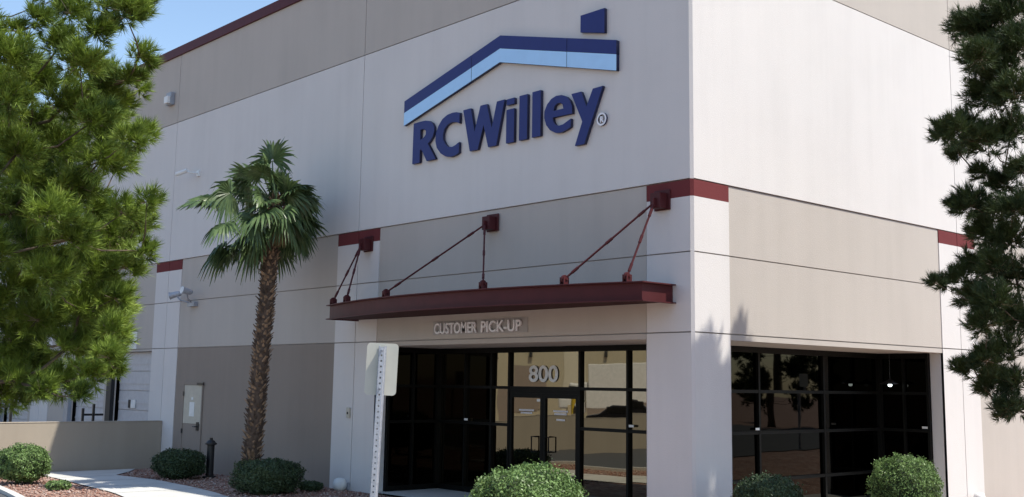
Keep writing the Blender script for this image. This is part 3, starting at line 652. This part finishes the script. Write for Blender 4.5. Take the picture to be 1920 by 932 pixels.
for k in range(150):
    z = rng.uniform(2.6, 12.3); R0 = (2.3 if z < 8 else .35+1.95*(13.9-z)/5.9*.72) if z < 9.6 else .60*min(1, (12.9-z)/1.3)
    rr = R0*math.sqrt(rng.uniform(.05, 1)); a = rng.uniform(0, 6.28); c = Vector((TRp.x+rr*math.cos(a), TRp.y+rr*math.sin(a), z))
    if z > 9.6: sg = 1 if (k % 2) else -1; c = Vector((5.0+rr*math.cos(a), 3.10+sg*.38+rr*math.sin(a)*.55, z+.35*sg))
    qd = (c-CAM).dot(fw); px_ = PX+F*(c-CAM).dot(r2)/qd; py_ = PY-F*(c-CAM).dot(u2)/qd
    if 0 < px_ < 1945 and py_ > -60: continue
    cl_.append((c, rng.uniform(.25, .42)))
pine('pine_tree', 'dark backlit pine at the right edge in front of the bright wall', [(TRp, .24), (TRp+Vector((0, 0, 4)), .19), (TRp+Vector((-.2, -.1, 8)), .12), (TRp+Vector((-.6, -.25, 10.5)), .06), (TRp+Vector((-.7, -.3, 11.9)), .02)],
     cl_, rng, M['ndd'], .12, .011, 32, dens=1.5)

# far pines across the street (mirrored in the right-hand glass)
rng = np.random.default_rng(8)
def farpine(x, y, h, R, lab):
    cl_ = []
    for k in range(60):
        z = rng.uniform(.18, .97)*h; rr = R*(1-(z/h)**2*.85)*math.sqrt(rng.uniform(.1, 1)); a = rng.uniform(0, 6.28); cl_.append(((x+rr*math.cos(a), y+rr*math.sin(a), z), rng.uniform(.5, .85)))
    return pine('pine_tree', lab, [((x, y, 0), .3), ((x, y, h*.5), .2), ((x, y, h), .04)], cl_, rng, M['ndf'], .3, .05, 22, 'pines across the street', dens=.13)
def clone(root, loc, rz, lab):
    r = root.copy(); COL.objects.link(r); r.location = loc; r.rotation_euler = (0, 0, rz); r['label'] = lab
    for ch in root.children:
        c = ch.copy(); COL.objects.link(c); c.parent = r
    return r
clone(sign_root, (3.8, 13.2, gz(3.8, 13.2)), 2.2, 'blank street sign farther down the street, mirrored in the right-hand glass')
fp = farpine(29, 48, 9, 3.6, 'far dark pine mirrored in the right-hand glass, nearest of its row')
clone(fp, (36, 56, 0), 1.3, 'far dark pine mirrored in the right-hand glass, second of its row')
clone(fp, (31, 65, 0), 2.5, 'far dark pine mirrored in the right-hand glass, third of its row')
clone(fp, (44, 72, 0), 4.0, 'far dark pine mirrored in the right-hand glass, farthest of its row')

# ------------------------------------------------------------------ clipped shrubs
def shrub(x, y, rx, rz_, zb, label, m, n, leaf, seed, ry=None, group=None, name='clipped_shrub'):
    rg_ = np.random.default_rng(seed); ry = ry or rx; z0 = gz(x, y)+zb
    root = thing(name, label, 'shrub', (x, y, gz(x, y)), group)
    def surf(d, k):
        e = np.sign(d)*np.abs(d)**.82
        b = 1+.055*np.sin(d[:, 0:1]*5+seed)+.05*np.sin(d[:, 1:2]*6+d[:, 2:3]*4+seed*2)+.045*np.sin(d[:, 2:3]*9+d[:, 0:1]*7)+.028*np.sin(d[:, 0:1]*17+d[:, 1:2]*13+seed*3)
        return e*b*np.array([rx, ry, rz_])*k+np.array([x, y, z0+rz_])
    d = unit(rg_.normal(size=(n, 3))); kk = rg_.uniform(.78, 1.03, (n, 1))**.6; sp_ = rg_.random((n, 1)) < .035; kk = np.where(sp_, rg_.uniform(1.02, 1.10, (n, 1)), kk); c = surf(d, kk)
    c = c[c[:, 2] > gz(x, y)+.03]; n = len(c); dn = unit(c-np.array([x, y, z0+rz_]))
    up_ = unit(dn*.7+rg_.normal(size=(n, 3))*.75); sd = unit(np.cross(up_, rg_.normal(size=(n, 3)))); fwd = np.cross(up_, sd)
    L = leaf*rg_.uniform(.6, 1.25, (n, 1)); V = np.stack([c-fwd*L, c+sd*L*.5, c+fwd*L, c-sd*L*.5], 1).reshape(-1, 3); Fc = np.arange(len(V)).reshape(-1, 4)
    npmesh('foliage', V, Fc, m, root, 4)
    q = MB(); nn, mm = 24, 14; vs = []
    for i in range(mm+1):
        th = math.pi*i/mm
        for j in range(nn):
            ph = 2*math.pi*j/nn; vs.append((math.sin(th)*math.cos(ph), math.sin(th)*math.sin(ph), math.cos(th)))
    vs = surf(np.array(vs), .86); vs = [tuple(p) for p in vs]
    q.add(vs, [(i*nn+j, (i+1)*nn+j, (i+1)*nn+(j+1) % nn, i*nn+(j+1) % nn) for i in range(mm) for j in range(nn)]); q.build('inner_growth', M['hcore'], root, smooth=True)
    st_ = MB()
    for k in range(7 if rx > .3 else 1):
        a = rg_.uniform(0, 6.28); st_.tube([(x+.08*math.cos(a), y+.08*math.sin(a), gz(x, y)-.05), (x+rx*.5*math.cos(a), y+ry*.5*math.sin(a), z0+rz_*.7)], [.018, .01], 5)
    st_.build('stem', M['bark'], root)
    return root
shrub(1.29, -4.78, .66, .56, .22, 'big bright green clipped shrub in front of the glass entrance doors', M['hedge'], 26000, .021, 1)
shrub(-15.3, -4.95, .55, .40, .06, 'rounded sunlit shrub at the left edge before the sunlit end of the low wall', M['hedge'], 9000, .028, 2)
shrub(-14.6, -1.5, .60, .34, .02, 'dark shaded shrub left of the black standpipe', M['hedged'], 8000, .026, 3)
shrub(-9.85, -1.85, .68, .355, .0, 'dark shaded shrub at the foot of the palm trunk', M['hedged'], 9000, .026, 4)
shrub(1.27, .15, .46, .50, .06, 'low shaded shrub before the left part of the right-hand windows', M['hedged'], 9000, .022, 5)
shrub(.95, 4.75, .57, .58, -.02, 'round clipped shrub with sunlit top before the black right-hand glass', M['hedge'], 14000, .022, 6)
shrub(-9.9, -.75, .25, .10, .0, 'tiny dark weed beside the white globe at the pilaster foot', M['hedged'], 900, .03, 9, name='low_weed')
shrub(-13.1, -4.95, .24, .10, .0, 'small lime green weed alone in the red gravel', M['hedge'], 900, .03, 10, name='low_weed')

# ------------------------------------------------------------------ palm
rng = np.random.default_rng(42)
PB = Vector((-10.95, -1.62, 0)); 
def ptr(t): # trunk centre line, leaning right going up
    return Vector((PB.x-.02+.40*t**1.4, PB.y+.08*t, 6.0*t))
palm = thing('palm_tree', 'fan palm with shaggy brown trunk standing before the shaded wall', 'palm', PB)
q = MB(); q.tube([ptr(t) for t in np.linspace(-.02, 1.03, 14)], [.185-.045*t for t in np.linspace(0, 1, 14)], 14); tk = q.build('trunk', M['boot2'], palm, smooth=True)
q = MB(); k = 0
for i in range(820):
    t = i/760; a = i*2.39996+rng.normal()*.15; c = ptr(t); R0 = .172-.04*t; d = Vector((math.cos(a), math.sin(a), 0)); s = Vector((-d.y, d.x, 0))
    ln = rng.uniform(.06, .14)*(1.25 if rng.random() < .15 else 1); wd = rng.uniform(.035, .06); sl = rng.uniform(.35, .9)
    p0 = c+d*(R0-.03); tip = c+d*(R0+ln*.7)+Vector((0, 0, ln*sl)); zz = Vector((0, 0, .05))
    q.add([p0-s*wd-zz, p0+s*wd-zz, p0+s*wd*.8+d*.03+zz*.4, p0-s*wd*.8+d*.03+zz*.4, tip-s*wd*.15, tip+s*wd*.15, tip+s*wd*.12-d*.015+Vector((0, 0, .01)), tip-s*wd*.12-d*.015+Vector((0, 0, .01))],
          [(0, 1, 5, 4), (3, 7, 6, 2), (0, 4, 7, 3), (1, 2, 6, 5), (4, 5, 6, 7)], int(rng.random() < .45))
q.build('leaf_boots', [M['boot'], M['boot2']], tk)
Vp = []; Fp = []
pet = MB(); top = ptr(1.0)+Vector((-.08, 0, .22))
def frond(az_, ele, plen, R, droop, roll=0.0):
    d = Vector((math.cos(az_)*math.cos(ele), math.sin(az_)*math.cos(ele), math.sin(ele)))
    p1 = top+d*plen*.5+Vector((0, 0, -.02)); p2 = top+d*plen+Vector((0, 0, -droop*.25*plen))
    pet.tube([top+d*.12, p1, p2], [.022, .016, .012], 5)
    ax = (p2-p1).normalized(); sd = ax.cross(Vector((0, 0, 1))).normalized(); nr = sd.cross(ax)
    sd = (sd*math.cos(roll)+nr*math.sin(roll)).normalized(); nr = sd.cross(ax).normalized()
    n = 34
    for i in range(n):
        th = rad(-128+256*i/(n-1)); L = R*(1-.28*(abs(th)/2.2)**2)*rng.uniform(.78, 1.08)
        dr = (ax*math.cos(th)+sd*math.sin(th)).normalized(); lat = nr.cross(dr).normalized()
        fold = .02*(1 if i % 2 else -1); wd = .030
        g0 = p2; pts = []
        for s_, wk in ((.05, .25), (.5, 1.0), (.78, .6), (1.0, .06)):
            sag = droop*(s_**2.6)*.55*R*rng.uniform(.85, 1.2)
            if s_ == .5: sag = droop*.05*R
            c = g0+dr*L*s_*(1-.12*droop*s_)+nr*(.18*R*(1-abs(th)/2.5)*s_*.2)-Vector((0, 0, 1))*sag
            pts.append((c-lat*wd*wk+nr*fold*wk, c+lat*wd*wk-nr*fold*wk))
        b = len(Vp)
        for a_, b_ in pts: Vp.append(tuple(a_)); Vp.append(tuple(b_))
        for j in range(3): Fp.append((b+2*j, b+2*j+1, b+2*j+3, b+2*j+2))
NF = 50
for i in range(NF):
    t = i/(NF-1); ele = rad(66-112*t**.9)+rng.normal()*.22; a = i*2.39996+rng.normal()*.3
    frond(a, ele, (.62+.30*math.sin(t*3)+rng.normal()*.12)*(1-.34*(math.cos(a)*.67+math.sin(a)*.74)), .68+rng.normal()*.08, .3+.6*t+rng.uniform(-.15, .25), rng.normal()*.7)
npmesh('crown', np.array(Vp), np.array(Fp), M['palm'], palm, 4)
Vp = []; Fp = []
for i in range(7): frond(i*2.1+.4, rad(-62+rng.normal()*8), .34, .40, 1.2, rng.normal()*.6)
npmesh('dead_leaves', np.array(Vp), np.array(Fp), M['straw'], palm, 4)
pet.build('leaf_stalks', M['palm'], palm)

# ------------------------------------------------------------------ stones on the bed
rng = np.random.default_rng(31); V = []; Fc = []
ico = np.array([(0, 0, 1), (1, 0, 0), (0, 1, 0), (-1, 0, 0), (0, -1, 0), (0, 0, -1)], float); icf = np.array([(0, 1, 2), (0, 2, 3), (0, 3, 4), (0, 4, 1), (5, 2, 1), (5, 3, 2), (5, 4, 3), (5, 1, 4)])
def inpath(x, y):
    if not (-18.9 < x < -2): return False
    lo = np.interp(x, [-18.85, -17.4, -15.9, -13.7, -11.4, -7, -2], [-3.5, -3.65, -3.82, -4.13, -4.42, -5.3, -6.6]); hi = np.interp(x, [-18.85, -17.9, -16.7, -14.6, -10.6, -6.5, -1.5], [-.75, -1.3, -2.2, -2.15, -2.66, -3.5, -4.8])
    return lo-.05 < y < hi+.05
cnt = 0
while cnt < 5200:
    x = rng.uniform(-18.8, -8); y = rng.uniform(-6.6, -.1)
    if inpath(x, y) or curbd(x, y) > -.05: continue
    s = .018+.035*rng.random()**3; b = len(V)*1; P = ico*rng.uniform(.7, 1.2, (6, 1))*s*np.array([1, 1, .6]); a = rng.uniform(0, 6.28); c_, s_ = math.cos(a), math.sin(a)
    P = np.stack([P[:, 0]*c_-P[:, 1]*s_, P[:, 0]*s_+P[:, 1]*c_, P[:, 2]], 1)+np.array([x, y, gz(x, y)+s*.3]); V.extend(P.tolist()); Fc.extend((icf+b).tolist()); cnt += 1
o = npmesh('loose_stones', np.array(V), np.array(Fc), gravel('stone_mix', [(.14, .06, .045), (.30, .15, .11), (.36, .25, .20), (.50, .42, .38)], 25, .0), None, 3); tag(o, 'loose red-brown stones scattered over the planting bed', 'stones', kind='stuff')

# ------------------------------------------------------------------ the place behind the camera, mirrored in the entrance glass
q = MB(); T = Matrix.Translation((-56, -50, 0)) @ Matrix.Rotation(rad(130), 4, 'Z')
ow = thing('opposite_warehouse', 'cream warehouse with dark dock doors mirrored in the entrance glass', 'building', (-56, -50, 0))
q = MB(); q.box(-45, 45, 0, 30, -.5, 11, 0, T)
for k in range(-4, 5): q.box(k*10-.9, k*10+.9, -.06, -.002, -.4, 11, 1, T)
q.build('wall', [stucco('cream_stucco', (.46, .42, .31)), stucco('cream_light_stucco', (.60, .57, .46))], ow)
for k in range(-4, 4):
    for dx in (3.7, 7.4):
        q = MB(); x = k*10+dx; q.box(x-1.35, x+1.35, -.06, -.002, 0, 4.0, 0, T); q.build('dock_door', M['low'], ow)
        q = MB(); q.box(x-.15, x+.15, -.3, -.002, 4.7, 5.2, 0, T); q.build('wall_lamp', M['iron'], ow)
rw = MB(); T2 = Matrix.Translation((-30, -24, 0)) @ Matrix.Rotation(rad(45), 4, 'Z'); rw.box(-26, 8, 0, .3, -.5, .95, 0, T2); tag(rw.build('retaining_wall', stucco('tan_wall', (.42, .33, .20))), 'tan retaining wall mirrored in the entrance glass', 'wall')
# box truck
tk_ = thing('box_truck', 'white box truck mirrored in the right-hand pane of the entrance glass', 'truck', (-40, -39, 0)); T3 = Matrix.Translation((-40, -39, 0)) @ Matrix.Rotation(rad(138), 4, 'Z')
q = MB(); q.box(-3.4, 2.6, -1.2, 1.2, 1.1, 3.7, 0, T3); q.build('cargo_box', M['white'], tk_, bevel=.04)
q = MB(); q.box(2.7, 4.4, -1.1, 1.1, .7, 1.5, 0, T3); q.box(2.7, 3.9, -1.08, 1.08, 1.5, 2.5, 0, T3); q.build('cab', M['white'], tk_, bevel=.1)
q = MB(); q.box(3.0, 3.93, -1.1, 1.1, 1.6, 2.3, 0, T3); q.build('cab_window', M['alu'], tk_)
for wx in (-2.2, 3.4):
    for wy in (-1.1, 1.1):
        q = MB(); q.tube([T3 @ Vector((wx, wy-.12, .5)), T3 @ Vector((wx, wy+.12, .5))], .5, 18); q.build('wheel', M['black'], tk_)
q = MB(); q.box(-1.9, 1.2, 1.205, 1.24, 2.2, 2.4, 0, T3); q.box(-1.6, .9, 1.205, 1.24, 2.5, 2.65, 0, T3); q.build('painted_stripe', M['navy'], tk_)
# dark car
ca = thing('parked_car', 'black sedan mirrored in the entrance glass below the truck', 'car', (-30.5, -28.6, 0)); T4 = Matrix.Translation((-30.5, -28.6, 0)) @ Matrix.Rotation(rad(138), 4, 'Z')
q = MB(); prof = [(-2.3, .35), (-2.3, .85), (-1.9, .98), (-1.2, 1.02), (-.6, 1.45), (.7, 1.48), (1.4, 1.02), (2.2, .88), (2.3, .6), (2.3, .35)]
q.add([T4 @ Vector((x, -.88, z)) for x, z in prof]+[T4 @ Vector((x, .88, z)) for x, z in prof], [tuple(range(10)), tuple(range(10, 20))[::-1]]+[(i, 10+i, 10+(i+1) % 10, (i+1) % 10) for i in range(10)]); q.build('body', paint('black_car_paint', (.01, .01, .012), .15), ca, bevel=.05)
q = MB(); q.box(-.9, 1.0, -.90, .90, 1.05, 1.38, 0, T4); q.build('window', M['alu'], ca)
for wx in (-1.4, 1.4):
    for wy in (-.85, .85):
        q = MB(); q.tube([T4 @ Vector((wx, wy-.1, .33)), T4 @ Vector((wx, wy+.1, .33))], .33, 16); q.build('wheel', M['black'], ca)
bo = MB(); bo.tube([(-23.8, -17.8, -.4), (-23.8, -17.8, 1.9)], .11, 12); tag(bo.build('bollard', paint('yellow_paint', (.62, .42, .03), .5)), 'yellow bollard mirrored in the right door leaf', 'bollard')
